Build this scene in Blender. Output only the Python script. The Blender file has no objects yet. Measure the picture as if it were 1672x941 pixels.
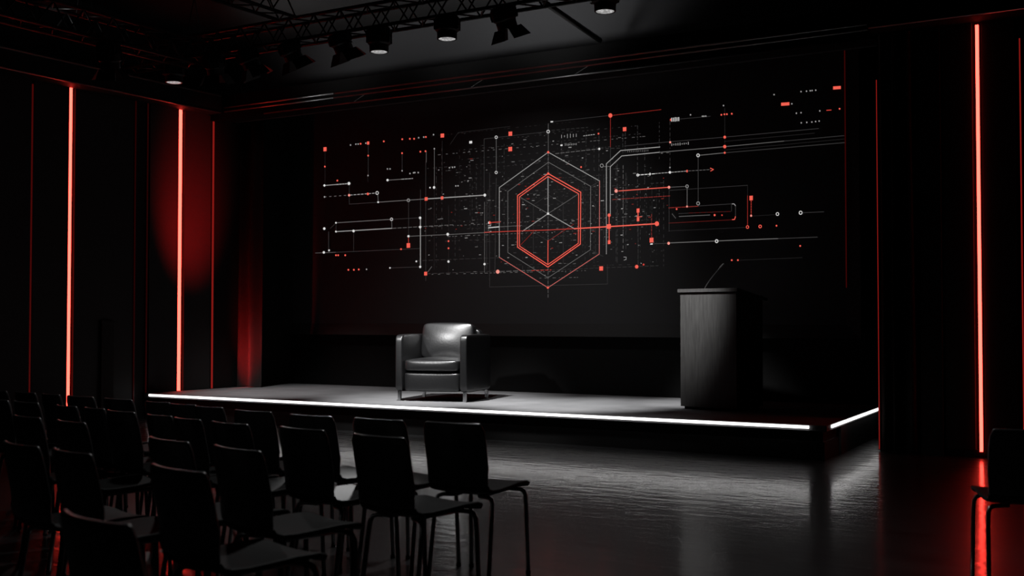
import bpy, bmesh, math, random
from mathutils import Vector, Matrix
R = math.radians
S = bpy.context.scene
C = S.collection

# ------------------------------------------------------------------ camera model
W_PX, H_PX, F_PX = 1672.0, 941.0, 1908.0
CAM_Z = 1.25
YAW = R(31.38)          # the room's back wall is seen obliquely
PITCH = math.atan((522 - 470.5) / F_PX)
ca, sa, cp, sp_ = math.cos(YAW), math.sin(YAW), math.cos(PITCH), math.sin(PITCH)
FWD = Vector((-sa * cp, ca * cp, sp_))
RIGHT = Vector((ca, sa, 0))
UP = RIGHT.cross(FWD)
ORG = Vector((0, 0, CAM_Z))
def ray(px, py):
    return FWD + RIGHT * ((px - W_PX / 2) / F_PX) + UP * ((H_PX / 2 - py) / F_PX)
def at_z(px, py, z):
    d = ray(px, py); t = (z - CAM_Z) / d.z
    return ORG + d * t
def at_y(px, py, y):
    d = ray(px, py); return ORG + d * (y / d.y)
def at_x(px, py, x):
    d = ray(px, py); return ORG + d * (x / d.x)

cam = bpy.data.cameras.new('camera'); co = bpy.data.objects.new('camera', cam); C.objects.link(co)
co.location = ORG; co.rotation_euler = (math.pi / 2 + PITCH, 0, YAW)
cam.sensor_width = 36; cam.lens = F_PX / W_PX * 36
cam.clip_start = 0.05; cam.clip_end = 100
cam.dof.use_dof = True; cam.dof.focus_distance = 12.0; cam.dof.aperture_fstop = 3.2
S.camera = co
S.view_settings.view_transform = 'Standard'; S.view_settings.look = 'None'
S.view_settings.gamma = 1; S.view_settings.use_curve_mapping = False
S.view_settings.exposure = 0
w = bpy.data.worlds.new('world'); S.world = w; w.use_nodes = True
w.node_tree.nodes['Background'].inputs[0].default_value = (0.5, 0.5, 0.55, 1)
w.node_tree.nodes['Background'].inputs[1].default_value = 0.0006

# ------------------------------------------------------------------ materials
def mat(name, col, rough=0.5, metal=0.0, spec=0.5, bump=None, var=None, coat=0.0):
    m = bpy.data.materials.new(name); m.use_nodes = True
    nt = m.node_tree; b = nt.nodes['Principled BSDF']
    b.inputs['Base Color'].default_value = (*col, 1)
    b.inputs['Roughness'].default_value = rough; b.inputs['Metallic'].default_value = metal
    b.inputs['Specular IOR Level'].default_value = spec
    b.inputs['Coat Weight'].default_value = coat
    tc = nt.nodes.new('ShaderNodeTexCoord')
    if bump:
        scale, strength, dist, stretch = bump
        mp = nt.nodes.new('ShaderNodeMapping'); mp.inputs['Scale'].default_value = stretch
        nt.links.new(tc.outputs['Object'], mp.inputs[0])
        n = nt.nodes.new('ShaderNodeTexNoise'); n.inputs['Scale'].default_value = scale
        n.inputs['Detail'].default_value = 6
        nt.links.new(mp.outputs[0], n.inputs['Vector'])
        bp = nt.nodes.new('ShaderNodeBump'); bp.inputs['Strength'].default_value = strength
        bp.inputs['Distance'].default_value = dist
        nt.links.new(n.outputs['Fac'], bp.inputs['Height'])
        nt.links.new(bp.outputs[0], b.inputs['Normal'])
    if var:
        scale, lo, hi, stretch = var
        mp = nt.nodes.new('ShaderNodeMapping'); mp.inputs['Scale'].default_value = stretch
        nt.links.new(tc.outputs['Object'], mp.inputs[0])
        n = nt.nodes.new('ShaderNodeTexNoise'); n.inputs['Scale'].default_value = scale
        n.inputs['Detail'].default_value = 5
        nt.links.new(mp.outputs[0], n.inputs['Vector'])
        r = nt.nodes.new('ShaderNodeValToRGB')
        r.color_ramp.elements[0].position = 0.3; r.color_ramp.elements[1].position = 0.7
        r.color_ramp.elements[0].color = (*[c * lo for c in col], 1)
        r.color_ramp.elements[1].color = (*[c * hi for c in col], 1)
        nt.links.new(n.outputs['Fac'], r.inputs[0]); nt.links.new(r.outputs[0], b.inputs['Base Color'])
    return m
def emit(name, col, strength):
    m = bpy.data.materials.new(name); m.use_nodes = True
    b = m.node_tree.nodes['Principled BSDF']
    b.inputs['Base Color'].default_value = (0.01, 0.01, 0.01, 1)
    b.inputs['Emission Color'].default_value = (*col, 1); b.inputs['Emission Strength'].default_value = strength
    return m
M = {}
M['floor'] = mat('polished concrete', (0.015, 0.015, 0.0155), 0.34, spec=0.4,
                 bump=(4.0, 0.22, 0.016, (1.0, 2.4, 1)), var=(1.6, 0.6, 1.4, (1, 2.5, 1)), coat=0.85)
M['floor'].node_tree.nodes['Principled BSDF'].inputs['Coat Roughness'].default_value = 0.115
_fb = M['floor'].node_tree; _bn = [n for n in _fb.nodes if n.type == 'BUMP'][0]
_fb.links.new(_bn.outputs[0], _fb.nodes['Principled BSDF'].inputs['Coat Normal'])
M['wall'] = mat('black wall paint', (0.012, 0.012, 0.012), 0.65, spec=0.2, bump=(60, 0.1, 0.004, (1, 1, 1)))
M['backwall'] = mat('black back wall', (0.0045, 0.0045, 0.0045), 0.8, spec=0.08, bump=(60, 0.1, 0.004, (1, 1, 1)))
M['panel'] = mat('black acoustic panel', (0.030, 0.028, 0.028), 0.6, spec=0.25, bump=(90, 0.15, 0.004, (1, 1, 1)))
M['ceiling'] = mat('dark grey ceiling', (0.045, 0.045, 0.047), 0.8, spec=0.1, bump=(40, 0.1, 0.004, (1, 1, 1)))
M['curtain'] = mat('black velvet curtain', (0.035, 0.030, 0.030), 0.8, spec=0.1, bump=(120, 0.2, 0.003, (1, 1, 1)))
M['deck'] = mat('stage deck carpet', (0.15, 0.15, 0.154), 0.75, spec=0.25, bump=(140, 0.35, 0.004, (1, 1, 1)), var=(3, 0.85, 1.15, (1, 1, 1)))
M['riser'] = mat('stage fascia', (0.010, 0.010, 0.010), 0.6, spec=0.2, bump=(70, 0.1, 0.003, (1, 1, 1)))
M['screen'] = mat('dark screen fabric', (0.030, 0.030, 0.031), 0.75, spec=0.15, bump=(200, 0.1, 0.002, (1, 1, 1)))
M['frame'] = mat('screen frame', (0.020, 0.020, 0.020), 0.6, spec=0.2, bump=(200, 0.1, 0.002, (1, 1, 1)))
M['leather'] = mat('black leather', (0.007, 0.007, 0.0074), 0.34, spec=0.75, bump=(55, 0.25, 0.004, (1, 1, 1)))
M['chrome'] = mat('brushed chrome', (0.55, 0.55, 0.56), 0.22, metal=1, bump=(80, 0.05, 0.002, (1, 1, 8)))
M['oak'] = mat('black stained wood', (0.045, 0.044, 0.043), 0.5, spec=0.4, bump=(26, 0.25, 0.004, (6, 6, 0.5)), var=(14, 0.75, 1.25, (6, 6, 0.35)))
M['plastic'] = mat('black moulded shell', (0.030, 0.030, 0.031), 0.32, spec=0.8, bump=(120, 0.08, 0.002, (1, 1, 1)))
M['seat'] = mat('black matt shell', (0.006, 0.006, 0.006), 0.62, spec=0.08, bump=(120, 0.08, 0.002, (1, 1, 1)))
M['leg'] = mat('dark chrome tube', (0.20, 0.20, 0.205), 0.28, metal=1, bump=(60, 0.04, 0.002, (1, 1, 1)))
M['rig'] = mat('black rig metal', (0.016, 0.016, 0.016), 0.35, metal=0.6, bump=(60, 0.05, 0.002, (1, 1, 1)))
M['lamp'] = mat('black lamp housing', (0.012, 0.012, 0.012), 0.5, spec=0.3, bump=(60, 0.05, 0.002, (1, 1, 1)))
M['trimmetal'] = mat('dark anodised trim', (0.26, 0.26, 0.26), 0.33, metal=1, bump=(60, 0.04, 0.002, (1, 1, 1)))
M['trimbright'] = mat('lightened metal trim', (0.5, 0.5, 0.5), 0.38, metal=1, bump=(60, 0.04, 0.002, (1, 1, 1)))  # trim metal lightened in colour where rails catch the red strips
M['rubber'] = mat('black rubber', (0.01, 0.01, 0.01), 0.8, bump=(60, 0.1, 0.002, (1, 1, 1)))
M['glass_off'] = mat('unlit lens glass', (0.01, 0.01, 0.012), 0.1, spec=0.6, bump=(12, 0.1, 0.004, (1, 1, 1)))
M['red_led'] = emit('red led diffuser', (1.0, 0.042, 0.029), 9.0)
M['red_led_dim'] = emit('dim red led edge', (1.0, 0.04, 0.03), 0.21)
M['red_joint_faint'] = emit('faint red joint glow', (1.0, 0.035, 0.03), 0.05)  # glow painted on a wall joint that only catches red light
M['red_glow_mute'] = emit('muted red glow line', (1.0, 0.03, 0.03), 0.012)  # dim painted glow; on the wall it stands for joints catching red
M['red_glow_mute2'] = emit('dull red led edge', (1.0, 0.035, 0.03), 0.03)
M['white_led'] = emit('white led diffuser', (1.0, 0.98, 0.97), 3.2)
def lens_mat():
    m = bpy.data.materials.new('lit lamp lens'); m.use_nodes = True
    nt = m.node_tree; b = nt.nodes['Principled BSDF']
    tc = nt.nodes.new('ShaderNodeTexCoord')
    v = nt.nodes.new('ShaderNodeTexVoronoi'); v.inputs['Scale'].default_value = 38
    nt.links.new(tc.outputs['Object'], v.inputs['Vector'])
    mr = nt.nodes.new('ShaderNodeMapRange'); mr.inputs[1].default_value = 0; mr.inputs[2].default_value = 0.6
    mr.inputs[3].default_value = 0.75; mr.inputs[4].default_value = 0.25
    nt.links.new(v.outputs['Distance'], mr.inputs[0]); nt.links.new(mr.outputs[0], b.inputs['Emission Strength'])
    b.inputs['Emission Color'].default_value = (1, 0.99, 0.98, 1); b.inputs['Base Color'].default_value = (0.05, 0.05, 0.05, 1)
    return m
M['lens'] = lens_mat()
for n, c in dict(w4=(.70, .69, .68), w3=(.30, .295, .29), w2=(.11, .108, .106), w1=(.030, .0295, .0295), w0=(.013, .0126, .0126),
                 r4=(.88, .115, .08), r3=(.55, .05, .036), r2=(.22, .018, .014), r1=(.075, .007, .006), p4=(.9, .30, .25)).items():
    M[n] = emit('display ' + n, c, 1.0)

# ------------------------------------------------------------------ mesh helpers
def link(name, bm, m, parent=None, smooth=False, loc=None, bevel=0.0, seg=2):
    if bevel:
        bmesh.ops.bevel(bm, geom=[e for e in bm.edges if e.calc_face_angle(0) > 0.6], offset=bevel, segments=seg, affect='EDGES', profile=0.6)
    bmesh.ops.recalc_face_normals(bm, faces=bm.faces)
    me = bpy.data.meshes.new(name); bm.to_mesh(me); bm.free()
    if m: me.materials.append(m)
    if smooth:
        for p in me.polygons: p.use_smooth = True
    o = bpy.data.objects.new(name, me); C.objects.link(o)
    if parent: o.parent = parent
    if loc is not None: o.location = loc
    return o
def smooth_by_angle(o, ang=40):
    me = o.data
    for p in me.polygons: p.use_smooth = True
    bm = bmesh.new(); bm.from_mesh(me)
    for e in bm.edges: e.smooth = e.calc_face_angle(0) < R(ang)
    bm.to_mesh(me); bm.free()
    return o
def box(bm, lo, hi, mtx=None):
    vs = [bm.verts.new((x, y, z)) for x in (lo[0], hi[0]) for y in (lo[1], hi[1]) for z in (lo[2], hi[2])]
    for f in ((0, 1, 3, 2), (4, 6, 7, 5), (0, 4, 5, 1), (2, 3, 7, 6), (0, 2, 6, 4), (1, 5, 7, 3)):
        bm.faces.new([vs[i] for i in f])
    if mtx: bmesh.ops.transform(bm, matrix=mtx, verts=vs)
    return vs
def prism(bm, pts, z0, z1):
    a = [bm.verts.new((p[0], p[1], z0)) for p in pts]; b = [bm.verts.new((p[0], p[1], z1)) for p in pts]
    bm.faces.new(a[::-1]); bm.faces.new(b)
    n = len(pts)
    for i in range(n): bm.faces.new((a[i], a[(i + 1) % n], b[(i + 1) % n], b[i]))
def tube(bm, pts, r, n=10, cap=True):
    pts = [Vector(p) for p in pts]; rings = []
    prev = None
    for i, p in enumerate(pts):
        if i == 0: t = pts[1] - p
        elif i == len(pts) - 1: t = p - pts[-2]
        else: t = (pts[i + 1] - p).normalized() + (p - pts[i - 1]).normalized()
        t.normalize()
        if prev is None:
            up = Vector((0, 0, 1)) if abs(t.z) < 0.9 else Vector((1, 0, 0))
            a = t.cross(up).normalized()
        else:
            a = (prev - t * prev.dot(t)).normalized()
        prev = a; b = t.cross(a)
        rr = r[i] if isinstance(r, (list, tuple)) else r
        rings.append([bm.verts.new(p + (a * math.cos(2 * math.pi * k / n) + b * math.sin(2 * math.pi * k / n)) * rr) for k in range(n)])
    for i in range(len(rings) - 1):
        for k in range(n):
            bm.faces.new((rings[i][k], rings[i][(k + 1) % n], rings[i + 1][(k + 1) % n], rings[i + 1][k]))
    if cap:
        bm.faces.new(rings[0][::-1]); bm.faces.new(rings[-1])
def lathe(bm, prof, n=24, cap=True):
    rings = [[bm.verts.new((r * math.cos(2 * math.pi * k / n), r * math.sin(2 * math.pi * k / n), z)) for k in range(n)] for r, z in prof]
    for i in range(len(rings) - 1):
        for k in range(n):
            bm.faces.new((rings[i][k], rings[i][(k + 1) % n], rings[i + 1][(k + 1) % n], rings[i + 1][k]))
    if cap:
        bm.faces.new(rings[0][::-1]); bm.faces.new(rings[-1])
def empty(name, loc, rz=0):
    o = bpy.data.objects.new(name, None); C.objects.link(o); o.location = loc; o.rotation_euler = (0, 0, rz)
    o.empty_display_size = 0.1
    return o
def tag(o, label, cat, group=None, kind=None):
    o['label'] = label; o['category'] = cat
    if group: o['group'] = group
    if kind: o['kind'] = kind
    return o
def struct(name, bm, m, **k):
    o = link(name, bm, m, **k); o['kind'] = 'structure'; return o
def copy_tree(o, parent=None):
    c = o.copy(); C.objects.link(c)
    if parent: c.parent = parent
    for ch in list(o.children): copy_tree(ch, c)
    return c

# ------------------------------------------------------------------ room shell
X_LEFT = -11.76          # left wall
Y_SCREEN = 12.85         # plane of the display
Y_WING = 11.30           # wall at the right of the stage
Z_STAGE = 0.3134
Z_CEIL = 5.0
Z_LIP = 4.02             # underside of the bulkhead that runs round the room
bm = bmesh.new(); box(bm, (-13.6, -3, -0.1), (6, 15, 0)); struct('floor', bm, M['floor'])
bm = bmesh.new(); box(bm, (-13.6, -3, Z_CEIL), (6, 15, Z_CEIL + 0.1)); struct('ceiling', bm, M['wall'])
bm = bmesh.new(); box(bm, (X_LEFT - 0.2, -3, 0), (X_LEFT, 13.0, Z_CEIL)); struct('wall_left', bm, M['wall'])
# back wall behind the stage (runs slightly off parallel)
pL = at_z(430, 631, Z_STAGE); pR = at_z(1435, 655, Z_STAGE)
dv = Vector((1, 0, 0)); a0 = Vector((X_LEFT - .2, 13.0, 0)); a1 = Vector((0.5, 13.0, 0)); nb = Vector((0, 1, 0))
bm = bmesh.new(); prism(bm, [a0, a1, a1 + nb * 0.2, a0 + nb * 0.2], 0, Z_CEIL); struct('wall_back', bm, M['backwall'])
xw = at_y(1437, 735, Y_WING).x
bm = bmesh.new(); box(bm, (xw, Y_WING, 0), (6, Y_WING + 0.2, Z_CEIL)); struct('wall_right', bm, M['wall'])

def wall_x(px, y_ref, plane='left'):
    return at_x(px, y_ref, X_LEFT).y
# panels on the left wall, the joints between them stay open as grooves
edges = [(-60, 46), (50, 107), (118, 214), (241, 287), (298, 341)]
for i, (p0, p1) in enumerate(edges):
    y0, y1 = wall_x(p0, 400), wall_x(p1, 400)
    bm = bmesh.new(); box(bm, (X_LEFT, y0, 0.0 if y1 < 10.1 else 0.0), (X_LEFT + 0.035, y1, Z_LIP))
    struct('trim_%d' % (i + 1), bm, M['panel'], bevel=0.006)
y0, y1 = wall_x(160, 500), wall_x(180, 500)
z1 = at_x(170, 524, X_LEFT).z
bm = bmesh.new(); box(bm, (X_LEFT + 0.03, y0, 0), (X_LEFT + 0.075, y1, z1)); struct('trim_6', bm, M['curtain'], bevel=0.006)

# bulkhead round the top of the room
bm = bmesh.new(); box(bm, (X_LEFT, -2.5, Z_LIP), (X_LEFT + 0.30, 11.30, 4.27)); struct('trim_7', bm, M['wall'])
bm = bmesh.new(); box(bm, (X_LEFT, 11.36, 3.95), (6, 11.62, 4.27)); struct('trim_8', bm, M['backwall'])
bm = bmesh.new(); box(bm, (X_LEFT, 11.75, 4.0), (6, 11.9, Z_CEIL)); struct('wall_front', bm, M['ceiling'])
xr = at_y(1580, 60, Y_WING).x
bm = bmesh.new(); box(bm, (xw - 0.02, 11.02, 3.97), (6, 11.31, 4.27)); struct('trim_9', bm, M['backwall'])
def rail(name, pts, r, m):
    bm = bmesh.new(); tube(bm, pts, r, 8); o = struct(name, bm, m, smooth=True); return o
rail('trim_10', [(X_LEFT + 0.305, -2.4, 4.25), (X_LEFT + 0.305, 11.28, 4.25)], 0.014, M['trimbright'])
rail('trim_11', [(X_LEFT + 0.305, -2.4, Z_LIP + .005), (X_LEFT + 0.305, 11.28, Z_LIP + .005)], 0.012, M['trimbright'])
XS = at_y(545, 160, 11.345).x  # header rails split here, left part lightened to look red-lit
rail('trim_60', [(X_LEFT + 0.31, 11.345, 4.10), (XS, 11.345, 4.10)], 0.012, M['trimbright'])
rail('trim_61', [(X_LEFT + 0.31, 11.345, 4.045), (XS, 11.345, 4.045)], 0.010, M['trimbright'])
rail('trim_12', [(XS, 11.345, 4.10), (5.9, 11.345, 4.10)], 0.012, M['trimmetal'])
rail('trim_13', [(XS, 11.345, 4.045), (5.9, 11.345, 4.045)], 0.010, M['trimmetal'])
rail('trim_14', [(at_y(431, 187, 11.345).x, 11.345, 3.955), (xw - .05, 11.345, 3.955)], 0.010, M['trimmetal'])
rail('trim_15', [(xw, 11.0, 3.975), (5.9, 11.0, 3.975)], 0.009, M['trimmetal'])
# low baseboard along the right wall
bm = bmesh.new(); box(bm, (xw + .3, Y_WING - 0.03, 0), (6, Y_WING, 0.07)); struct('baseboard_right', bm, M['riser'], bevel=0.006)
# flat panels on the right wall
x0, x1 = at_y(1506, 600, Y_WING).x, at_y(1541, 600, Y_WING).x
bm = bmesh.new(); box(bm, (x0, Y_WING - 0.05, 0.0), (x1, Y_WING, 3.97)); struct('trim_16', bm, M['curtain'], bevel=0.006)
x0, x1 = at_y(1545, 600, Y_WING).x, at_y(1593, 600, Y_WING).x
bm = bmesh.new(); box(bm, (x0, Y_WING - 0.035, 0.07), (x1, Y_WING, 3.97)); struct('trim_17', bm, M['panel'], bevel=0.006)
x0, x1 = at_y(1608, 600, Y_WING).x, at_y(1662, 600, Y_WING).x
bm = bmesh.new(); box(bm, (x0, Y_WING - 0.035, 0.07), (x1, Y_WING, 3.97)); struct('trim_18', bm, M['panel'], bevel=0.006)

# ------------------------------------------------------------------ light strips
def light_strip(base, z0, z1, wd, face, m, label, prot=0.03, group=None):
    """vertical LED profile or painted joint glow; face 'x' stands on the left wall, 'y' on the right wall"""
    t = empty('light_strip', (base.x, base.y, z0))
    tag(t, label, 'light strip', group)
    h = z1 - z0
    bm = bmesh.new(); bm2 = bmesh.new()
    if face == 'x':
        box(bm, (-0.004, -wd / 2 - .006, 0), (prot * 0.5, wd / 2 + .006, h))
        box(bm2, (prot * .5, -wd / 2, 0.004), (prot, wd / 2, h - .004))
    else:
        box(bm, (-wd / 2 - .006, -prot * 0.5, 0), (wd / 2 + .006, 0.004, h))
        box(bm2, (-wd / 2, -prot, 0.004), (wd / 2, -prot * .5, h - .004))
    link('channel', bm, M['rig'], t); link('diffuser', bm2, m, t, bevel=min(wd, prot) * .2)
    return t
b1 = at_x(111.5, 400, X_LEFT); b1.z = 0
light_strip(b1, 0.0, at_x(114, 140, X_LEFT).z, 0.030, 'x', M['red_led'], 'red glowing strip on the left wall, farther from the stage', 0.03)
b2 = at_x(291.5, 400, X_LEFT)
light_strip(b2, Z_STAGE, at_x(294, 176, X_LEFT).z, 0.042, 'x', M['red_led'], 'red glowing strip at the left end of the stage', 0.03)
b3 = at_y(1600, 400, Y_WING)
light_strip(b3, 0.05, at_y(1600, 41, Y_WING).z, 0.026, 'y', M['red_led'], 'tall red glowing strip on the right wall by the lone chair', 0.045)
b4 = at_x(345.5, 400, X_LEFT)
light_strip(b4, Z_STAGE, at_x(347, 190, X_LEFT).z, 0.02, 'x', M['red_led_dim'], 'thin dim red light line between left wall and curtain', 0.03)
b5 = at_x(48.5, 400, X_LEFT)  # no lamp here, red light caught by the joint is painted as glow
light_strip(b5, 0.0, at_x(51, 137, X_LEFT).z, 0.012, 'x', M['red_joint_faint'], 'panel joint with a painted faint red glow at far left of the wall', 0.03)
b6 = at_x(238, 400, X_LEFT)  # this joint and the next only catch red, painted as dim glow
light_strip(b6, Z_STAGE, at_x(239, 165, X_LEFT).z, 0.012, 'x', M['red_glow_mute'], 'panel joint with a painted dim red glow left of the stage-end strip', 0.03)
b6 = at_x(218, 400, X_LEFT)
light_strip(b6, 0, at_x(219, 161, X_LEFT).z, 0.012, 'x', M['red_glow_mute'], 'panel joint with a painted dim red glow midway between the two bright left strips', 0.03)
b7 = at_y(1435.5, 600, Y_WING)
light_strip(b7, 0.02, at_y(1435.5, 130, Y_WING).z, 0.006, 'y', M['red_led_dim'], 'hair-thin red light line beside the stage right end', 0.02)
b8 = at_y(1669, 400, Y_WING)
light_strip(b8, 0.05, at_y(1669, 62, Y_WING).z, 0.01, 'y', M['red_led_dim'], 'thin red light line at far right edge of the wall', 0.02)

# ------------------------------------------------------------------ curtains
def curtain(name, x0, x1, y, z0, z1, period, depth, label, seed):
    rnd = random.Random(seed)
    bm = bmesh.new(); n = int((x1 - x0) / period * 14); rows = 8
    ph = 0; xs = []
    for i in range(n + 1): xs.append(x0 + (x1 - x0) * i / n)
    grid = []
    for j in range(rows + 1):
        z = z0 + (z1 - z0) * j / rows; row = []
        for i, x in enumerate(xs):
            k = (x - x0) / period * 2 * math.pi
            d = depth * (0.5 + 0.5 * math.sin(k + 0.5 * math.sin(k * 0.37 + seed))) * (1.0 - 0.25 * j / rows)
            row.append(bm.verts.new((x + 0.012 * math.sin(k * .5 + j * .4), y - d, z)))
        grid.append(row)
    for j in range(rows):
        for i in range(n): bm.faces.new((grid[j][i], grid[j][i + 1], grid[j + 1][i + 1], grid[j + 1][i]))
    bmesh.ops.solidify(bm, geom=bm.faces[:], thickness=0.006)
    o = link(name, bm, M['curtain'], smooth=True); tag(o, label, 'curtain'); return o
curtain('curtain', X_LEFT + 0.02, at_y(428, 600, 12.0).x, 12.0, Z_STAGE + .01, 4.0, 0.20, 0.13, 'dark folded curtain lit red at the left back corner of the stage', 1)
curtain('curtain', at_y(1440, 600, Y_WING).x, at_y(1501, 600, Y_WING).x, Y_WING - .01, 0.02, 3.96, 0.125, 0.09, 'black folded curtain on the right wall beside the stage', 5)

# ------------------------------------------------------------------ stage
fl = at_z(238, 643.4, Z_STAGE); fr = at_z(1350, 694.8, Z_STAGE); rr = at_z(1434, 665.3, Z_STAGE)
yF = (fl.y + fr.y) / 2
fl = at_y(238, 643.4, yF); fr = at_y(1350, 694.8, yF)
fr = Vector((fr.x, yF, 0)); fl = Vector((X_LEFT + 0.04, yF, 0))
side = (Vector((rr.x, rr.y, 0)) - fr).normalized()
stage = empty('stage', ((fl.x + fr.x) / 2, yF + 1, 0)); tag(stage, 'low black stage platform with white glowing edge', 'stage')
so = Vector(stage.location)
def sp(p): return (p.x - so.x, p.y - so.y)
tt = (12.985 - yF) / side.y
poly = [fl, fr, fr + side * tt, Vector((X_LEFT + .04, 12.985, 0))]
def polyin(d):
    q = [Vector(p) for p in poly]
    q[0].y += d; q[1] = q[1] + Vector((-d, d, 0)); q[2] = q[2] + Vector((-d, 0, 0))
    return [sp(p) for p in q]
bm = bmesh.new(); prism(bm, polyin(0.0), Z_STAGE - 0.05, Z_STAGE); link('deck', bm, M['deck'], stage, bevel=0.006)
bm = bmesh.new(); prism(bm, polyin(0.05), 0.165, Z_STAGE - 0.05); link('upper_fascia', bm, M['riser'], stage)
bm = bmesh.new(); prism(bm, polyin(0.03), 0.0, 0.165); link('lower_fascia', bm, M['riser'], stage, bevel=0.005)
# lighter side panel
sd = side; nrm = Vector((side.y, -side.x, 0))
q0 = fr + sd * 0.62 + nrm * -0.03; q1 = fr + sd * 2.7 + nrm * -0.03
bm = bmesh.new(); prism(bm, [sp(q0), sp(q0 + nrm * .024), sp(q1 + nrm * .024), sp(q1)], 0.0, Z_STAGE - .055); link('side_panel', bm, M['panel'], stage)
def edge_led(p, q, out):
    bm = bmesh.new()
    prism(bm, [sp(p), sp(q), sp(q + out * .012), sp(p + out * .012)], Z_STAGE - 0.031, Z_STAGE - 0.007)
    return link('edge_light', bm, M['white_led'], stage)
eL = at_y(244, 644.4, yF); eR = at_y(1321, 694, yF)
edge_led(Vector((eL.x, yF, 0)), Vector((eR.x, yF, 0)), Vector((0, -1, 0)))['label'] = 'long white glowing line along the front edge'
edge_led(fr + sd * 0.17, fr + sd * (Vector((rr.x, rr.y, 0)) - fr).length, nrm)['label'] = 'short white glowing line along the right edge'

# ------------------------------------------------------------------ display
scr = empty('projection_screen', (-7.2, Y_SCREEN, 1.0)); tag(scr, 'huge dark screen showing a red and white hexagon circuit graphic', 'screen')
sl = at_y(479, 400, Y_SCREEN).x; sr = at_y(1381, 400, Y_SCREEN).x
zb = at_y(900, 529, Y_SCREEN).z
ol = at_y(438, 400, Y_SCREEN).x; orr = at_y(1405.5, 400, Y_SCREEN).x; zo = at_y(900, 549.5, Y_SCREEN).z
def L(p): return (p[0] + 7.2, p[1] - Y_SCREEN, p[2] - 1.0)
bm = bmesh.new(); box(bm, L((sl, Y_SCREEN, zb)), L((sr, Y_SCREEN + .03, 4.35))); link('display_surface', bm, M['screen'], scr)
# frame: splayed border around the surface
bm = bmesh.new()
ins = [(sl, zb), (sr, zb), (sr, 4.35), (sl, 4.35)]; out = [(ol, zo), (orr, zo), (orr, 4.40), (ol, 4.40)]
vi = [bm.verts.new(L((x, Y_SCREEN - .002, z))) for x, z in ins]; vo = [bm.verts.new(L((x, Y_SCREEN - .03, z))) for x, z in out]
vb = [bm.verts.new(L((x, Y_SCREEN + .08, z))) for x, z in out]; vc = [bm.verts.new(L((x, Y_SCREEN + .03, z))) for x, z in ins]
for i in range(4):
    j = (i + 1) % 4
    bm.faces.new((vi[i], vi[j], vo[j], vo[i])); bm.faces.new((vo[i], vo[j], vb[j], vb[i]))
    bm.faces.new((vb[i], vb[j], vc[j], vc[i])); bm.faces.new((vc[i], vc[j], vi[j], vi[i]))
link('frame', bm, M['frame'], scr)
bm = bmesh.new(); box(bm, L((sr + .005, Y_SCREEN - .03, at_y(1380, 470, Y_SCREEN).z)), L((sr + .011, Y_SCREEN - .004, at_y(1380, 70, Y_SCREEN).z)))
link('edge_light', bm, M['red_glow_mute2'], scr)['label'] = 'thin dull red line down the right edge'
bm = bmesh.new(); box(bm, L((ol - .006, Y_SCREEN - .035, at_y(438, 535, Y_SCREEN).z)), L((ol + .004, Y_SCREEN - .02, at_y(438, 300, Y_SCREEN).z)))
link('edge_light', bm, M['red_glow_mute'], scr)['label'] = 'faint red line down the left edge'

G = {}
def gm(k):
    if k not in G: G[k] = bmesh.new()
    return G[k]
LAYER = {}
def flat(px, py, off=0.0):
    p = at_y(px, py, Y_SCREEN - 0.006)
    return Vector(L((p.x, Y_SCREEN - 0.006 - off, p.z)))
def scale_at(px, py):
    p = at_y(px, py, Y_SCREEN); return (p - ORG).dot(FWD) / F_PX
OFF = dict(w0=0, w1=.0006, r1=.0008, w2=.0012, r2=.0016, w3=.002, r3=.0024, r4=.003, w4=.0034, p4=.0038)
def line(k, pts, wpx=1.2, key=None):
    bm = gm(key or k); c = OFF[k]
    for (x0, y0), (x1, y1) in zip(pts[:-1], pts[1:]):
        a, b = flat(x0, y0, c), flat(x1, y1, c)
        d = b - a
        if d.length < 1e-5: continue
        d.normalize(); n = Vector((-d.z, 0, d.x)) * (wpx * .76 * scale_at((x0 + x1) / 2, (y0 + y1) / 2) / 2)
        e = d * (wpx * scale_at(x0, y0) * .3)
        bm.faces.new([bm.verts.new(v) for v in (a - n - e, b - n + e, b + n + e, a + n - e)])
def dash(k, p, q, wpx=1.2, on=4, off=3, rnd=None):
    L_ = math.hypot(q[0] - p[0], q[1] - p[1]); s = 0
    while s < L_:
        o_ = on * (rnd.uniform(.3, 1.6) if rnd else 1); e = min(L_, s + o_)
        line(k, [(p[0] + (q[0] - p[0]) * s / L_, p[1] + (q[1] - p[1]) * s / L_), (p[0] + (q[0] - p[0]) * e / L_, p[1] + (q[1] - p[1]) * e / L_)], wpx)
        s = e + off * (rnd.uniform(.4, 2.2) if rnd else 1)
def rect(k, x, y, w_, h_=None):
    h_ = h_ or w_; bm = gm(k); c = OFF[k]
    sl_ = -0.07 if y < 400 else -0.03
    bm.faces.new([bm.verts.new(flat(x + dx * w_ / 2, y + dy * h_ / 2 + dx * w_ / 2 * sl_, c)) for dx, dy in ((-1, 1), (1, 1), (1, -1), (-1, -1))])
def dot(k, x, y, r):
    bm = gm(k); c = OFF[k]; n = 10
    bm.faces.new([bm.verts.new(flat(x + r * math.cos(2 * math.pi * i / n), y - r * 1.1 * math.sin(2 * math.pi * i / n), c)) for i in range(n)])
def ring(k, x, y, r, t=1.0):
    n = 12
    line(k, [(x + r * math.cos(2 * math.pi * i / n), y + r * 1.1 * math.sin(2 * math.pi * i / n)) for i in range(n + 1)], t)

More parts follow.
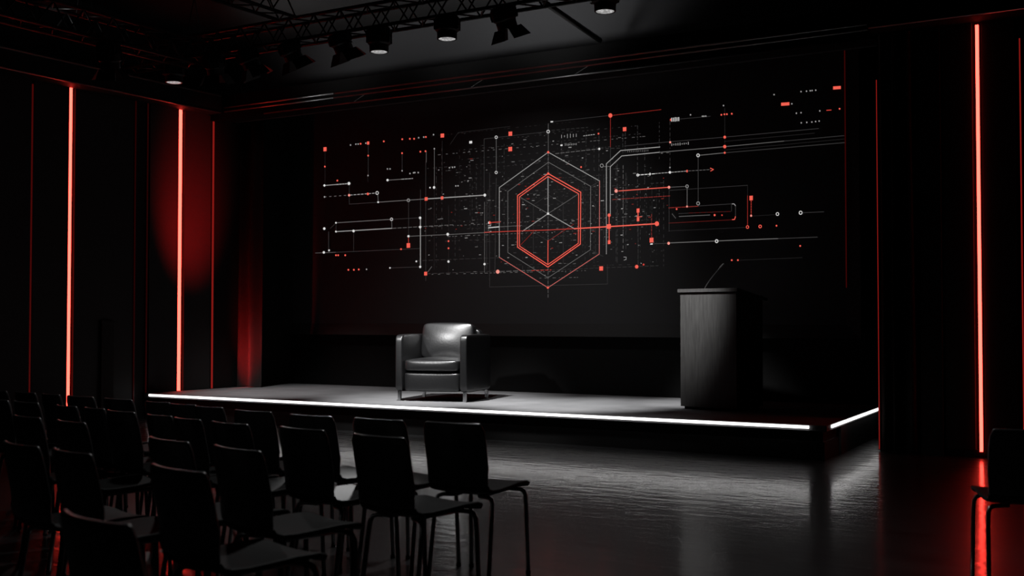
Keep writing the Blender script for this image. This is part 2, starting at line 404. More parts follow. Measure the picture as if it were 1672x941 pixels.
# hexagons
HO = [(895.3, 248.7), (979.2, 295.7), (978.6, 415), (894.8, 470), (815.4, 420.4), (815.4, 306.5)]
HM = [(895.6, 265), (964.6, 304.5), (964.2, 408), (894.8, 453.8), (829.3, 412.6), (829.3, 312.8)]
HR1 = [(895.3, 283.6), (948.5, 314), (947.8, 398.8), (894.8, 436.3), (845.2, 403.7), (845.2, 319.7)]
HR2 = [(895, 288.4), (945, 316.6), (944.5, 397.5), (894.8, 432.4), (848.4, 402), (848.4, 321.7)]
HI = [(895, 318.3), (919.7, 332.2), (919.7, 376.5), (895, 394), (870.9, 378.8), (870.9, 334.9)]
def closed(h): return h + [h[0]]
line('w3', closed(HO), 1.5, 'hexagon_outline/w3'); line('w2', closed(HM), 1.3, 'hexagon_outline/w2')
line('r2', [HO[3], HO[4], HO[5]], 1.1); line('r3', [HO[1], HO[2]], 1.0); line('r3', [HO[2], HO[3], HO[4]], 1.1)
line('r4', closed(HR1), 1.9, 'red_hexagon_outline/r4/a'); line('r4', closed(HR2), 1.6, 'red_hexagon_outline/r4/b')
line('w1', [HI[0], HI[1]], 1); line('w1', [HI[4], HI[3], HI[2]], 1); line('w1', [HI[5], HI[0]], 1)
cc = (895, 349)
line('w3', [HR2[0], cc], 1.8); line('w2', [HR2[5], cc], 1.1); line('w2', [HR2[1], cc], 1.1)
line('w3', [cc, (853, 378)], 1.6); line('w3', [cc, (938, 373.6)], 1.6)
dash('w2', cc, (895, 393), 1.2, 3, 2); line('r4', [(895, 393), (894.8, 432)], 1.6)
line('r2', [(870.9, 378.8), (848.4, 402)], 1); line('r2', [(895, 394), (937, 366)], 1); line('w1', [(919.7, 332), (919.7, 430)], 1); line('w1', [(870.9, 335), (870.9, 430)], 1)
dot('w4', 895, 349, 1.8)
for p in (HO[0], HO[3], HR1[0]): dot('r4', p[0], p[1], 1.8)
for a, b in ((HO[5], HM[5]), (HM[1], HO[1]), (HM[2], (985, 419))): line('w1', [a, b], 1)
# long red pointer
line('w2', [(667.2, 386), (740, 382.8), (800, 379.5)], 1.3); line('r3', [(791, 379.6), (828, 378), (895, 375.8)], 1.4)
line('r3', [(895, 375.8), (940, 373.4)], 1.3)
line('r4', [(938, 373.6), (1072.7, 365.5)], 2.4, 'red_pointer_line/r4'); dot('r4', 1072.7, 365.5, 3.6); rect('r4', 994.3, 370, 6.5, 7.5)
dot('r4', 994.8, 351.6, 2.6); line('r4', [(994.8, 352), (994.8, 395)], 1.6); rect('r4', 994.8, 395.6, 4.2, 6)
# bus top right
line('w3', [(990.2, 415), (990.2, 345)], 1.2); line('w3', [(990.2, 345), (990.2, 267.6), (1013.4, 246), (1077.5, 240.2)], 1.7)
line('w3', [(996.6, 350), (996.6, 272.4), (1015.3, 254.8), (1076.5, 248.8)], 1.6)
line('w2', [(1077, 248.8), (1183.5, 239.6)], 1.6); line('w2', [(1183.5, 239.6), (1280, 230.5)], 1.3); line('w1', [(1280, 230.5), (1378, 221.6)], 1.4)
line('w2', [(1140, 253.9), (1183.5, 249.6)], 1.6); line('w1', [(1183.5, 249.6), (1379, 233)], 1.6)
line('w1', [(1020, 238.5), (1094, 231.6), (1183.5, 224), (1336.5, 210)], 1.3); line('w0', [(1183, 231), (1330, 217.5)], 1.2); line('w0', [(1185, 245), (1379, 227)], 1.1)
line('w1', [(1140, 254), (1140, 332)], 1.6); ring('w4', 1140, 253.9, 2.2, 1.3); ring('w3', 1140, 332.3, 2.4, 1.2)
for x, y, r in ((1183.5, 224.1, 2.2), (1183.5, 239.6, 2.6), (1183.5, 249.6, 1.6)): dot('r4', x, y, r)
line('w0', [(1183.5, 176), (1183.5, 250)], 1.2)
# left half lines
line('w3', [(530, 303), (550, 301.4)], 1.4); dash('w3', (550, 301.4), (568, 300), 2, 3, 1.6); dot('w4', 530, 303, 1.7); dot('w4', 570, 299.8, 2.3)
dash('w2', (530, 321.7), (570, 318.8), 1.3, 3, 5); dash('w3', (572, 318.7), (614, 315.4), 1.6, 3.5, 2.5); ring('w4', 616, 315.3, 2.2, 1.2)
dot('w3', 530, 321.7, 1.3); dot('p4', 570.3, 319, 1.9); dot('r4', 600.8, 316.8, 1.9)
line('w2', [(616.8, 316), (617.7, 330.3)], 1.4); line('w2', [(617.7, 330.3), (696, 325)], 1.5); line('w3', [(696, 325), (791.8, 318.8)], 1.9); dot('w4', 617.7, 330.3, 1.4)
ring('w3', 667, 327.2, 2.2, 1.1); rect('r4', 696, 325, 4.6, 5.5); rect('r4', 722, 323.4, 4, 5); dot('w4', 791.8, 318.8, 2.2)
line('w1', [(570.3, 300), (570.3, 333.5), (617.7, 330.4)], 1)
line('w2', [(632.8, 294.4), (656, 292.8)], 1.4); dash('w3', (656, 292.8), (674, 291.6), 1.5, 4, 1.5); dot('w4', 633, 294.3, 1.8)
for x, y0, y1, k in ((601.3, 236, 287, 'w1'), (656.7, 250, 279, 'w1'), (709.3, 243, 306, 'w2'), (696, 247, 265, 'w2'), (722, 230, 325, 'w0'), (530.8, 247, 300, 'w0'),
                     (667.2, 326, 396, 'w1'), (695.2, 265, 459, 'w1'), (709, 306, 440, 'w0'), (686.6, 310, 356, 'w1'), (732.5, 335, 450, 'w0')):
    line(k, [(x, y0), (x, y1)], 1.1)
line('w2', [(548.8, 364), (639.5, 358.3)], 1.4); line('w2', [(639.5, 358.3), (640, 373)], 1.2); line('w3', [(548.8, 378.4), (640, 373)], 1.7)
line('w1', [(539.5, 373), (548.8, 364), (548.8, 378.4)], 1); line('w1', [(536.6, 379), (536.6, 412.5)], 1.6); line('w2', [(515, 413.4), (548, 412.2)], .9)
line('w1', [(548, 412.2), (685, 406)], 1); line('w1', [(577.5, 377), (577.5, 411), (536.6, 412.6)], .9); line('w3', [(686.6, 355.8), (686.6, 435.5)], 2.0)
line('w1', [(639.5, 358.3), (686, 355.8)], 1); dash('w2', (641, 373), (740, 367.2), 1.2, 6, 2.5)
for x, y, r in ((529.7, 373.5, 2), (529, 412.4, 1.9), (577.5, 377.4, 2), (686.2, 356, 2), (686.2, 371, 2), (686.3, 436, 1.8), (732.5, 427.3, 1.8), (680, 427, 1.3), (667.2, 386, 1.8), (548.8, 364, 1.3), (548.8, 378.4, 1.4), (537.5, 409, 1.4), (637, 437.7, 1.2), (709, 306.3, 2), (702.4, 306.6, 1.2), (731.3, 382.8, 2.2)):
    dot('w4', x, y, r)
ring('w4', 639.5, 358.3, 2, 1.1)
line('w0', [(600, 287.0), (600.8, 297)], 1); line('w1', [(637, 437.7), (686, 436)], 1); dash('w1', (695, 447.3), (895, 440), 1.2, 8, 3); line('w2', [(698.8, 444), (705, 435.5)], 1.2)
dash('w1', (680, 426), (815, 421), 1, 7, 3)
line('r3', [(667.2, 388), (667.2, 398)], 1.2)
for x, y, a, b in ((530.9, 243.8, 5, 6.6), (722.5, 221.5, 5.6, 6.4), (601.3, 233.7, 3.6, 5), (667, 401, 5.6, 7.5), (695.2, 447, 4.8, 6), (833.5, 218.5, 5.8, 6.8), (833.3, 243.6, 6, 7),
                   (1020, 211.1, 5.6, 6.4), (981.8, 438.6, 6, 7), (1042, 344, 4.6, 6.6), (1042, 358.5, 4, 6), (1064, 392.3, 6.2, 7.6), (1282.3, 170, 13.5, 5), (1366.7, 143.4, 12.5, 5), (1226.6, 323.6, 5.4, 7.4)):
    rect('r4', x, y, a, b)
for x, y in ((626.9, 231), (657, 227.5), (669.4, 226.8), (676.3, 226.8), (695.5, 223.8), (589, 234.9), (686.6, 247.8), (695, 247), (551, 295), (601.3, 254.3), (656.7, 250.2), (530.6, 272.2), (548.8, 417), (552.4, 417), (563.9, 417),
             (569, 440.8), (578, 440.8), (586, 440.2), (655, 407), (732.5, 394), (732.5, 405.6), (977.4, 218.4), (1178, 187.6), (1183, 186.8), (1187, 186.6), (1195, 185.9), (1268, 368.8), (1306.7, 401.8), (1195, 425), (1205, 425), (1105, 341.6), (1371, 177.8), (949, 273)):
    dot('r4', x, y, 1.35)
rect('r3', 1353.5, 180, 8, 1.4)
for x, y in ((572.5, 236.9), (581.2, 235.6), (585, 235.4), (597.5, 234), (683.7, 225), (692, 224), (708, 220), (709.3, 243), (601, 286.8), (632.8, 276), (637, 276), (656.7, 279), (669.5, 283.5), (675.4, 282.3), (677.5, 282), (683, 282), (598.6, 440), (744.4, 303.8), (748, 303.6),
             (739, 273.5), (734, 274), (742.5, 273), (1308, 149.7), (1317, 149), (1323, 148.3), (1326, 148), (1332, 147.4), (1264, 154.6), (1338.6, 181.2), (1300.4, 185), (1308, 184.2), (1127.6, 187.6), (1181.4, 172.5), (1147, 190), (1149.5, 190), (1152.5, 189.8), (1094, 273.6), (1308.4, 200.7), (1317.4, 200), (1325.7, 199.4), (1331.8, 198.6), (1337.6, 197.8), (1293, 169.6)):
    dot('w3', x, y, 1.15)
rect('w4', 768.8, 232.4, 4.6, 4)
# upper centre
line('w0', [(735, 236), (748, 216.5), (833, 206.5)], 1.1); line('w1', [(790.5, 227), (895, 215)], 1); line('w1', [(790.5, 227), (790.5, 319)], 1.1)
line('w2', [(810.4, 224.3), (810.4, 281.8)], 1.2); ring('w4', 810.4, 224.3, 2, 1.1); ring('w4', 810.4, 281.8, 1.9, 1.1); line('w1', [(810.4, 291), (808, 443)], 1.3)
line('w2', [(895.3, 202), (895.3, 249)], 1); dash('w2', (895.3, 250), (895.3, 283), 1.2, 5, 2); dash('w2', (895, 436), (895, 488), 1.1, 5, 2.5); ring('w4', 895.3, 215, 2.2, 1.2)
dash('w1', (901, 213), (960, 208), 1, 5, 3); line('w1', [(904, 198.7), (993, 188.9)], 1); rect('w4', 901.2, 199, 4, 2); dash('r2', (1001, 188.4), (1080, 179), 1.2, 4, 1)
dot('r4', 996.8, 188.7, 3.3); line('r2', [(996.8, 190), (996.8, 240)], 1.2); line('w1', [(996.8, 240), (996.8, 272)], 1.2)
line('w1', [(791.2, 319), (794.5, 326), (794.5, 440)], 1.1); line('w2', [(791.2, 330), (791.2, 445)], 1); line('w1', [(799.5, 282), (799.5, 469), (992, 464), (992, 432)], 1); dot('w4', 791.3, 431.5, 1.8)
rect('w4', 798, 364, 1.6, 3); dot('r4', 799.5, 363.8, 2.2); line('r3', [(800, 363.6), (817, 362.5)], 1.6); line('w4', [(797.7, 372.2), (815, 370.6)], 1.7); line('w2', [(815, 370.6), (852, 368.4)], 1.1); line('w2', [(797.7, 372), (797.2, 378)], 1.2)
dot('p4', 813, 443.9, 3); dash('w2', (816, 444), (870, 441.8), 1.1, 8, 3); dash('r3', (868, 442), (900, 441), 1.1, 5, 2.5); dash('w1', (900, 441), (1075, 434), 1.1, 6, 3)
dot('r4', 1039.8, 435.7, 2.8); dot('r3', 1051, 432.3, 1.5)
# right half
line('r4', [(1010.5, 312), (1092, 306)], 1.6); dot('p4', 1006.3, 312, 2.7); dot('p4', 1092.5, 306, 2.2); dash('r2', (1000, 326), (1094, 320), 1.3, 6, 1.5)
line('r4', [(1042, 348), (1042, 356)], 2); line('r4', [(1040, 354.4), (1048, 354)], 1.3)
line('w2', [(1092, 306), (1121.9, 304.4)], 1); ring('w3', 1121.9, 304.4, 2.2, 1.1); line('w2', [(1122, 307), (1122, 337)], 1.4); dot('p4', 1122, 337.4, 1.5)
dash('w4', (1041, 286), (1070, 283.8), 1.5, 4, 2); ring('w4', 1041.5, 286, 1.7, 1.2); rect('w4', 1061.5, 284.4, 1.5, 4.2); dash('w3', (1070, 283.6), (1122, 279.4), 1.4, 3.5, 1.8); dot('w4', 1094, 281.6, 2); rect('r4', 1122, 279.5, 2, 4)
dash('w2', (1124, 279.3), (1160, 277), 1.1, 4, 2); line('r4', [(1160, 274.6), (1165, 277), (1160.5, 279.6)], 1.4)
line('w1', [(1094, 311), (1140, 308), (1220.7, 302.7)], 1); line('w0', [(1220.7, 302.7), (1220.7, 320)], 1); line('r2', [(1220.7, 320), (1220.7, 369)], 1.4)
ring('r4', 1220.7, 371, 2, 1.3); ring('r4', 1241.3, 370, 2.1, 1.5); ring('w4', 1269.6, 349.7, 2.2, 1.2); ring('w4', 1307.4, 347.6, 2.4, 1.4)
dash('r3', (1226.6, 328), (1226.6, 352), 1.3, 2.5, 1.8); dot('p4', 1226.6, 352.5, 1.6); line('w1', [(1311, 347.6), (1345, 346)], 1.3); line('w0', [(1228, 353), (1268, 350.4)], 1)
line('w1', [(1122, 337.6), (1195, 333)], 1.2); line('w3', [(1195.5, 333.2), (1198.5, 333), (1201, 336)], 1.5); line('w1', [(1201, 336), (1201, 355)], 1.5); line('r4', [(1201, 354), (1199.5, 358.5), (1196, 358.8)], 1.6)
dash('r2', (1092, 339.6), (1140, 337), 1.4, 9, 1.5); dash('r1', (1092, 364.5), (1196, 359), 1.4, 9, 1); line('w1', [(1108, 349), (1140, 347.4), (1193, 345.4)], 1); dash('r1', (1125, 348), (1194, 345.4), 1.3, 7, 3); line('w2', [(1109, 353.7), (1159, 351.2)], 1.3)
line('w1', [(1194.5, 345), (1194.5, 334)], 1); dot('r4', 1167, 351.4, 1.6); dot('r3', 1179, 351.5, 1.2); line('w0', [(1092, 377.3), (1219, 371.4)], 1.2); line('w1', [(1092.6, 306), (1092.6, 378)], 1)
line('w2', [(1092, 396.9), (1200, 392.4), (1270, 389.8)], 1.8); line('w1', [(1270, 389.8), (1334.5, 387.3)], 1.7); ring('w4', 1170.3, 394, 2.2, 1.5); dot('p4', 1092, 397.5, 2.2); rect('w4', 1064, 398.7, 4, 2)
line('w1', [(1068, 398.3), (1090, 397.4)], 1.4); dash('r2', (1064, 350), (1064, 388), 1.1, 4, 2); line('w0', [(1208, 425), (1310, 421)], 1); dash('w1', (1042, 362), (1042, 434), 1.2, 7, 2)
# little rows of ticks that read as captions
rn = random.Random(11)
def ticks(k, x0, y0, x1, y1, n, h0, h1, wpx=1.2):
    for i in range(n):
        t = i / max(1, n - 1); x = x0 + (x1 - x0) * t; y = y0 + (y1 - y0) * t; h = rn.uniform(h0, h1)
        line(k, [(x, y - h / 2), (x, y + h / 2)], wpx)
ticks('w4', 1097, 195.6, 1108.5, 194.6, 5, 4.4, 6, 1.7); rect('r4', 1095, 195.8, 1.5, 3.5); line('w1', [(1110, 194.4), (1160, 190)], 1)
ticks('w3', 1097, 236.5, 1124, 234, 9, 1.2, 4.2, 1.4); dot('p4', 1094.5, 232.5, 1.6)
ticks('w3', 917, 223, 941, 221, 6, 2, 6, 1.2); rect('w4', 917, 237.3, 3.4, 2.4); ticks('w3', 923, 236.8, 941, 235.4, 8, 1.5, 4, 1.2); dash('w3', (953, 222), (972, 219.5), 1.6, 2, 2)
ticks('w2', 1025, 247.5, 1058, 245.8, 12, 1, 2.6, 1.3); ticks('w2', 1098, 350, 1103, 356, 4, 1, 3, 1.2); ring('w3', 982.7, 270.6, 2.5, 1.1); line('w2', [(986, 272), (996, 272)], 1.2)
line('w3', [(1018.5, 420), (1022.5, 420), (1022.5, 424), (1019, 425)], 1.1)
dash('w2', (907, 251), (978, 243.2), 1.3, 6, 2.5); dot('w4', 978.6, 243.3, 1.7); dash('w1', (980, 243), (1012, 242), 1.3, 5, 4)
for p, q in (((1017, 218), (1017, 250)), ((1021, 216), (1021, 250)), ((957, 216), (957, 290)), ((978, 210), (978, 300)), ((1041, 205), (1041, 300)), ((917, 220), (917, 255)), ((1076.5, 200), (1076.5, 262)), ((1094, 198), (1094, 280))):
    dash('w1', p, q, 1.1, 4, 2.5, rn)
for x, k in ((1006, 'w1'), (1017.5, 'w2'), (1022, 'w1'), (972.5, 'w1'), (951, 'w0'), (1008, 'w1'), (986, 'w1'), (1064.5, 'w0')):
    dash(k, (x, 262 + rn.uniform(0, 30)), (x, 400 + rn.uniform(0, 36)), 1.1, 6, 3, rn)
# faint dense lattice of dotted lines
def vpy(x, y0, x0): return y0 + (y0 - 522) / (x0 + 2292) * (x - x0)
for i in range(30):
    y0 = 205 + i * 8.6 + rn.uniform(-3, 3); xa = rn.uniform(690, 900); xb = rn.uniform(930, 1085)
    dash(rn.choice(['w0', 'w1', 'w1', 'w1', 'w2']), (xa, vpy(xa, y0, 895)), (xb, vpy(xb, y0, 895)), 1.0, 3.0, 5, rn)
for i in range(34):
    x = rn.uniform(700, 1085); ya = rn.uniform(235, 340); yb = rn.uniform(350, 445)
    dash(rn.choice(['w0', 'w1', 'w1']), (x, ya), (x, yb), 1.0, 3.5, 4, rn)
for i in range(430):
    x = rn.gauss(895, 110); y = rn.gauss(345, 62)
    if 215 < y < 450 and 690 < x < 1090:
        k = rn.choice(['w1', 'w2', 'w2', 'w3', 'w2', 'r2', 'w1', 'w2', 'w1', 'w3'])
        line(k, [(x, y), (x + rn.choice([0.6, 1.5, 2.5, 4]), y - .2)], rn.choice([1.0, 1.2, 1.7]))
bmj = bmesh.new(); tmp = bpy.data.meshes.new('tmp'); mi = 0; used = []
for k in list(G):
    if '/' in k:
        o = link(k.split('/')[0], G[k], M[k.split('/')[1]], scr); continue
    for f in G[k].faces: f.material_index = len(used)
    used.append(k); G[k].to_mesh(tmp); G[k].free(); bmj.from_mesh(tmp)
pat = link('circuit_pattern', bmj, None, scr); pat['kind'] = 'stuff'
for k in used: pat.data.materials.append(M[k])

# diagonal stay wires on the bulkhead above the display
for i, px in enumerate((577, 768, 937)):
    p = at_y(px, 0, 11.34)
    a = at_y(px, 160, 11.35); a.z = 3.96; b = Vector((a.x + .20, 11.35, 4.05))
    bm = bmesh.new(); tube(bm, [a, b], 0.004, 6)
    o = struct('trim_%d' % (19 + i), bm, M['trimmetal'])

# ------------------------------------------------------------------ armchair
def pos_at(px, py): return at_z(px, py, Z_STAGE)
legs = [pos_at(652.3, 654.6), pos_at(759.5, 657.1), pos_at(796, 650.3), pos_at(691, 648.6)]
ctr = sum(legs, Vector()) / 4
ax = (legs[1] - legs[0]).normalized(); arz = math.atan2(ax.y, ax.x)
A = empty('armchair', (ctr.x, ctr.y, Z_STAGE), arz); tag(A, 'black leather cube armchair with chrome legs on the stage', 'armchair')
wB, dB = 0.44, 0.42     # half sizes; front is -y
def soft(name, lo, hi, parent, bev, m=None, puff=0.0, crown=(0, 0, 0)):
    bm = bmesh.new(); box(bm, lo, hi)
    bmesh.ops.subdivide_edges(bm, edges=bm.edges[:], cuts=6, use_grid_fill=True)
    c = (Vector(lo) + Vector(hi)) / 2; h = (Vector(hi) - Vector(lo)) / 2
    for v in bm.verts:
        q = [(v.co[i] - c[i]) / h[i] for i in range(3)]
        # round the box edges
        p = 7.0
        n_ = max(abs(t) for t in q) or 1
        rr_ = sum(abs(t) ** p for t in q) ** (1 / p)
        f = n_ / rr_
        q2 = [t * (1 - (1 - f) * bev) for t in q]
        for i in range(3):
            oth = [q[j] for j in range(3) if j != i]
            b_ = (1 - oth[0] ** 2) * (1 - oth[1] ** 2)
            v.co[i] = c[i] + h[i] * q2[i] + (crown[i] * b_ * (1 if q[i] > 0 else -1) if abs(q[i]) > .99 else 0)
    o = link(name, bm, m or M['leather'], parent, smooth=True)
    md = o.modifiers.new('s', 'SUBSURF'); md.levels = 2; md.render_levels = 2
    return o
ZB, ZA = 0.108, 0.764
soft('arm', (-wB, -dB, ZB), (-wB + .09, dB, ZA), A, .12, crown=(.004, .003, .004))
soft('arm', (wB - .09, -dB, ZB), (wB, dB, ZA), A, .12, crown=(.004, .003, .004))
soft('backrest', (-wB + .088, dB - .13, ZB), (wB - .088, dB - .005, 0.825), A, .2, crown=(0, .006, .006))
soft('front_rail', (-wB + .093, -dB + .012, ZB + .004), (wB - .093, dB - .14, 0.333), A, .14, crown=(0, .004, .004))
soft('seat_cushion', (-wB + .097, -dB - .006, 0.345), (wB - .097, dB - .14, 0.475), A, .35, crown=(0, .012, .03))
bc = soft('back_cushion', (-.322, -.075, -.20), (.322, .075, .225), A, .4, crown=(.008, .045, .012))
bc.location = (-.02, dB - .215, 0.665); bc.rotation_euler = (R(-10), 0, R(0))
# seams: piping around the cushions
def piping(name, pts, r, parent):
    bm = bmesh.new(); tube(bm, pts, r, 8); return link(name, bm, M['leather'], parent, smooth=True)
for sx in (-1, 1):
    for sy in (-1, 1):
        lx, ly = sx * .40, sy * .372
        bm = bmesh.new(); box(bm, (lx - .017, ly - .017, 0), (lx + .017, ly + .017, ZB + .01)); link('leg', bm, M['chrome'], A, bevel=.003)
        # (each leg its own mesh)

# ------------------------------------------------------------------ lectern
l0 = pos_at(1111.5, 668); l1 = pos_at(1203, 673.2); l2 = pos_at(1239.5, 667)
ux = (l1 - l0).normalized(); lw = (l1 - l0).length; ld = .56
rz = math.atan2(ux.y, ux.x); uy = Vector((-ux.y, ux.x, 0))
lc = l0 + ux * lw / 2 + uy * ld / 2
P = empty('lectern', (lc.x, lc.y, Z_STAGE), rz); tag(P, 'tall black wooden lectern on the stage with a sloping top', 'lectern')
hF, hB = 1.215, 1.135
bm = bmesh.new()
vs = box(bm, (-lw / 2, -ld / 2, 0.03), (lw / 2, ld / 2, hF))
for v in vs:
    if v.co.z > 1 and v.co.y > 0: v.co.z = hB
link('body', bm, M['oak'], P, bevel=.004)
bm = bmesh.new(); box(bm, (-lw / 2 + .03, -ld / 2 + .03, 0), (lw / 2 - .03, ld / 2 - .03, 0.03)); link('plinth', bm, M['riser'], P)
bm = bmesh.new()
oF, oS, oB = .02, .022, .075
sl_ = (hB - hF) / ld
vs = box(bm, (-lw / 2 - oS, -ld / 2 - oF, 0), (lw / 2 + oS, ld / 2 + oB, 0.035))
for v in vs: v.co.z += hF + .004 + (v.co.y + ld / 2) * sl_
link('top_board', bm, M['oak'], P, bevel=.003)
bm = bmesh.new(); vs = box(bm, (-lw / 2 + .03, ld / 2 + .02, .035), (lw / 2 - .03, ld / 2 + .045, .06))
for v in vs: v.co.z += hF + .004 + (v.co.y + ld / 2) * sl_
link('book_ledge', bm, M['oak'], P, bevel=.003)
# gooseneck microphone
mb = Vector((0, 0, 0)); 
m0 = at_y(1149, 473, lc.y); m1 = at_y(1177.5, 434, lc.y)
T = empty('gooseneck_microphone', (m0.x, m0.y, 0)); tag(T, 'thin gooseneck microphone standing on the lectern top', 'microphone')
zt = Z_STAGE + hF + .039 + (ld / 2) * sl_
# board surface height at this point
T.location.z = Z_STAGE + hF + .036 + (( (Vector((m0.x, m0.y, 0)) - Vector((lc.x, lc.y, 0))).dot(uy)) + ld / 2) * sl_
b0 = T.location.copy(); dm = m1 - b0
bm = bmesh.new(); lathe(bm, [(.028, 0), (.028, .008), (.012, .014), (.010, .03)], 16); link('base', bm, M['rubber'], T, smooth=True)
pts = []
for i in range(15):
    t = i / 14
    pts.append((dm.x * (t ** 1.25 * .92 + 0.0), dm.y * t * .9, .02 + (dm.z - .03) * (t ** .92) * .94))
bm = bmesh.new(); tube(bm, pts, .005, 8); link('stem', bm, M['leg'], T, smooth=True)
e = Vector(pts[-1]); d = (e - Vector(pts[-3])).normalized()
bm = bmesh.new(); tube(bm, [e - d * .01, e, e + d * .03, e + d * .055, e + d * .065], [.006, .011, .012, .010, .004], 12); link('capsule', bm, M['rubber'], T, smooth=True)

# ------------------------------------------------------------------ chairs
PROF = [(.232, .418), (.222, .432), (.19, .441), (.10, .442), (0, .436), (-.09, .432), (-.145, .434), (-.185, .446), (-.21, .470), (-.222, .505),
        (-.231, .56), (-.242, .62), (-.254, .68), (-.266, .735), (-.273, .770)]
HW = .168
def shell_mesh(name, i0, i1, parent, m):
    bm = bmesh.new(); nx = 12; grid = []
    n = len(PROF)
    for i in range(i0, i1 + 1):
        y, z = PROF[i]
        t = i / (n - 1)
        hw = HW
        if i == n - 1: hw = HW - .018
        if i == n - 2: hw = HW - .003
        if i == 0: hw = HW - .022
        if i == 1: hw = HW - .006
        if 6 <= i <= 9: hw = HW - .004
        row = []
        for k in range(nx + 1):
            s = -1 + 2 * k / nx
            # sides curve: seat dishes up, back wraps forward
            bk = max(0, min(1, (i - 6) / 4))
            row.append(bm.verts.new((s * hw, y + bk * .035 * s * s, z + (1 - bk) * .010 * s * s - (0.0))))
        grid.append(row)
    for a in range(len(grid) - 1):
        for k in range(nx): bm.faces.new((grid[a][k], grid[a][k + 1], grid[a + 1][k + 1], grid[a + 1][k]))
    bmesh.ops.recalc_face_normals(bm, faces=bm.faces)
    me = bpy.data.meshes.new(name); bm.to_mesh(me); bm.free(); me.materials.append(m)
    o = bpy.data.objects.new(name, me); C.objects.link(o); o.parent = parent
    for p in me.polygons: p.use_smooth = True
    md = o.modifiers.new('solid', 'SOLIDIFY'); md.thickness = .019; md.offset = 0
    mv = o.modifiers.new('bev', 'BEVEL'); mv.width = .0088; mv.segments = 3; mv.limit_method = 'ANGLE'
    dg = bpy.context.evaluated_depsgraph_get()
    me2 = bpy.data.meshes.new_from_object(o.evaluated_get(dg)); o.modifiers.clear(); o.data = me2; me2.name = name
    for p in me2.polygons: p.use_smooth = True
    return o
chair0 = empty('stacking_chair', (0, 0, 0))
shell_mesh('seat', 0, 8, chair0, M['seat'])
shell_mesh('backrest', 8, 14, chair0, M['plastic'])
for sx in (-1, 1):
    # front leg bends out of the frame below the seat, rear leg rakes back
    bm = bmesh.new()
    tube(bm, [(sx * .06, .165, .415), (sx * .125, .175, .416), (sx * .146, .18, .408), (sx * .155, .183, .39), (sx * .158, .186, .34), (sx * .163, .20, 0.012)], .0105, 10)
    lg = link('leg', bm, M['leg'], chair0, smooth=True)
    bm = bmesh.new(); lathe(bm, [(.0125, 0), (.0125, .016), (.011, .018)], 10); gl = link('glide', bm, M['rubber'], lg, smooth=True, loc=(sx * .163, .20, 0))
    bm = bmesh.new()
    tube(bm, [(sx * .06, -.10, .413), (sx * .125, -.125, .413), (sx * .146, -.135, .405), (sx * .155, -.142, .385), (sx * .158, -.15, .33), (sx * .165, -.195, 0.012)], .0105, 10)
    lg = link('leg', bm, M['leg'], chair0, smooth=True)
    bm = bmesh.new(); lathe(bm, [(.0125, 0), (.0125, .016), (.011, .018)], 10); gl = link('glide', bm, M['rubber'], lg, smooth=True, loc=(sx * .165, -.195, 0))
bm = bmesh.new()
tube(bm, [(-.07, .165, .415), (-.07, -.10, .413)], .010, 8); tube(bm, [(.07, .165, .415), (.07, -.10, .413)], .010, 8)
link('seat_frame', bm, M['leg'], chair0, smooth=True)
RAIL = Vector((.022, -.268, .775))
# (rail centre in the photo, yaw of the row seen from the camera, width factor, label)
CH = [
 ((741, 689), 29, 1.00, 'black chair at the right end of the front row, legs fully in view'),
 ((618, 683), 33, 1.00, 'front-row black chair, second from the right end'),
 ((506, 677), 36, .98, 'front-row black chair, third from the right end'),
 ((411, 669.5), 37, .95, 'front-row black chair, fourth from the right end'),
 ((339, 663), 37, .76, 'front-row black chair, fifth from the right end'),
 ((297, 659), 37, .74, 'front-row black chair, sixth from the right end, below the white stage edge'),
 ((255, 655), 37, .74, 'front-row black chair below the left end of the white stage edge, red-lit top'),
 ((190, 650.3), 37, .92, 'front-row black chair just left of the stage corner'),
 ((128, 646), 38, .95, 'front-row black chair right in front of the left wall red strip'),
 ((80, 642.5), 38, .66, 'front-row black chair just left of the left wall red strip'),
 ((38, 639.5), 38, .80, 'front-row black chair below the faint red wall line at far left'),
 ((-8, 636.5), 38, .80, 'front-row black chair cut off by the left picture edge'),
 ((616, 710), 41, 1.02, 'second-row black chair at the right end with a lit seat'),
 ((490, 698), 41, 1.00, 'second-row black chair with the brightest top rail, second from right'),
 ((371, 689), 42, .95, 'second-row black chair, third from the right end'),
 ((302, 682), 42, .74, 'second-row black chair, fourth from the right end'),
 ((256, 676.5), 42, .74, 'second-row black chair, fifth from the right end'),
 ((193, 670), 42, .90, 'second-row black chair with its whole back open to view in the gap'),
 ((150, 665), 42, .68, 'second-row black chair directly left of the open gap'),
 ((104, 661.2), 42, .74, 'second-row black chair, third from the left picture edge'),
 ((38, 655), 41, .95, 'second-row black chair, second from the left picture edge'),
 ((-9, 651), 41, .9, 'second-row black chair mostly hidden at the left picture edge'),
 ((381, 730), 46, 1.08, 'third-row black chair at the right end, seat reaching right'),
 ((269, 716), 46, 1.06, 'third-row black chair, second from the right end'),
 ((110, 686.5), 44, .95, 'third-row black chair left of the gap'),
 ((38, 678.5), 43, .95, 'third-row black chair, nearest the left picture edge'),
 ((283, 763), 45, 1.12, 'fourth-row black chair at the right end with a broad dark back'),
 ((109, 735), 45, 1.02, 'fourth-row black chair, second from the right end'),
 ((26, 723), 45, 1.05, 'fourth-row black chair cut by the left picture edge'),
 ((145, 844), 43, 1.10, 'nearest black chair, blurred at the bottom left corner'),
]
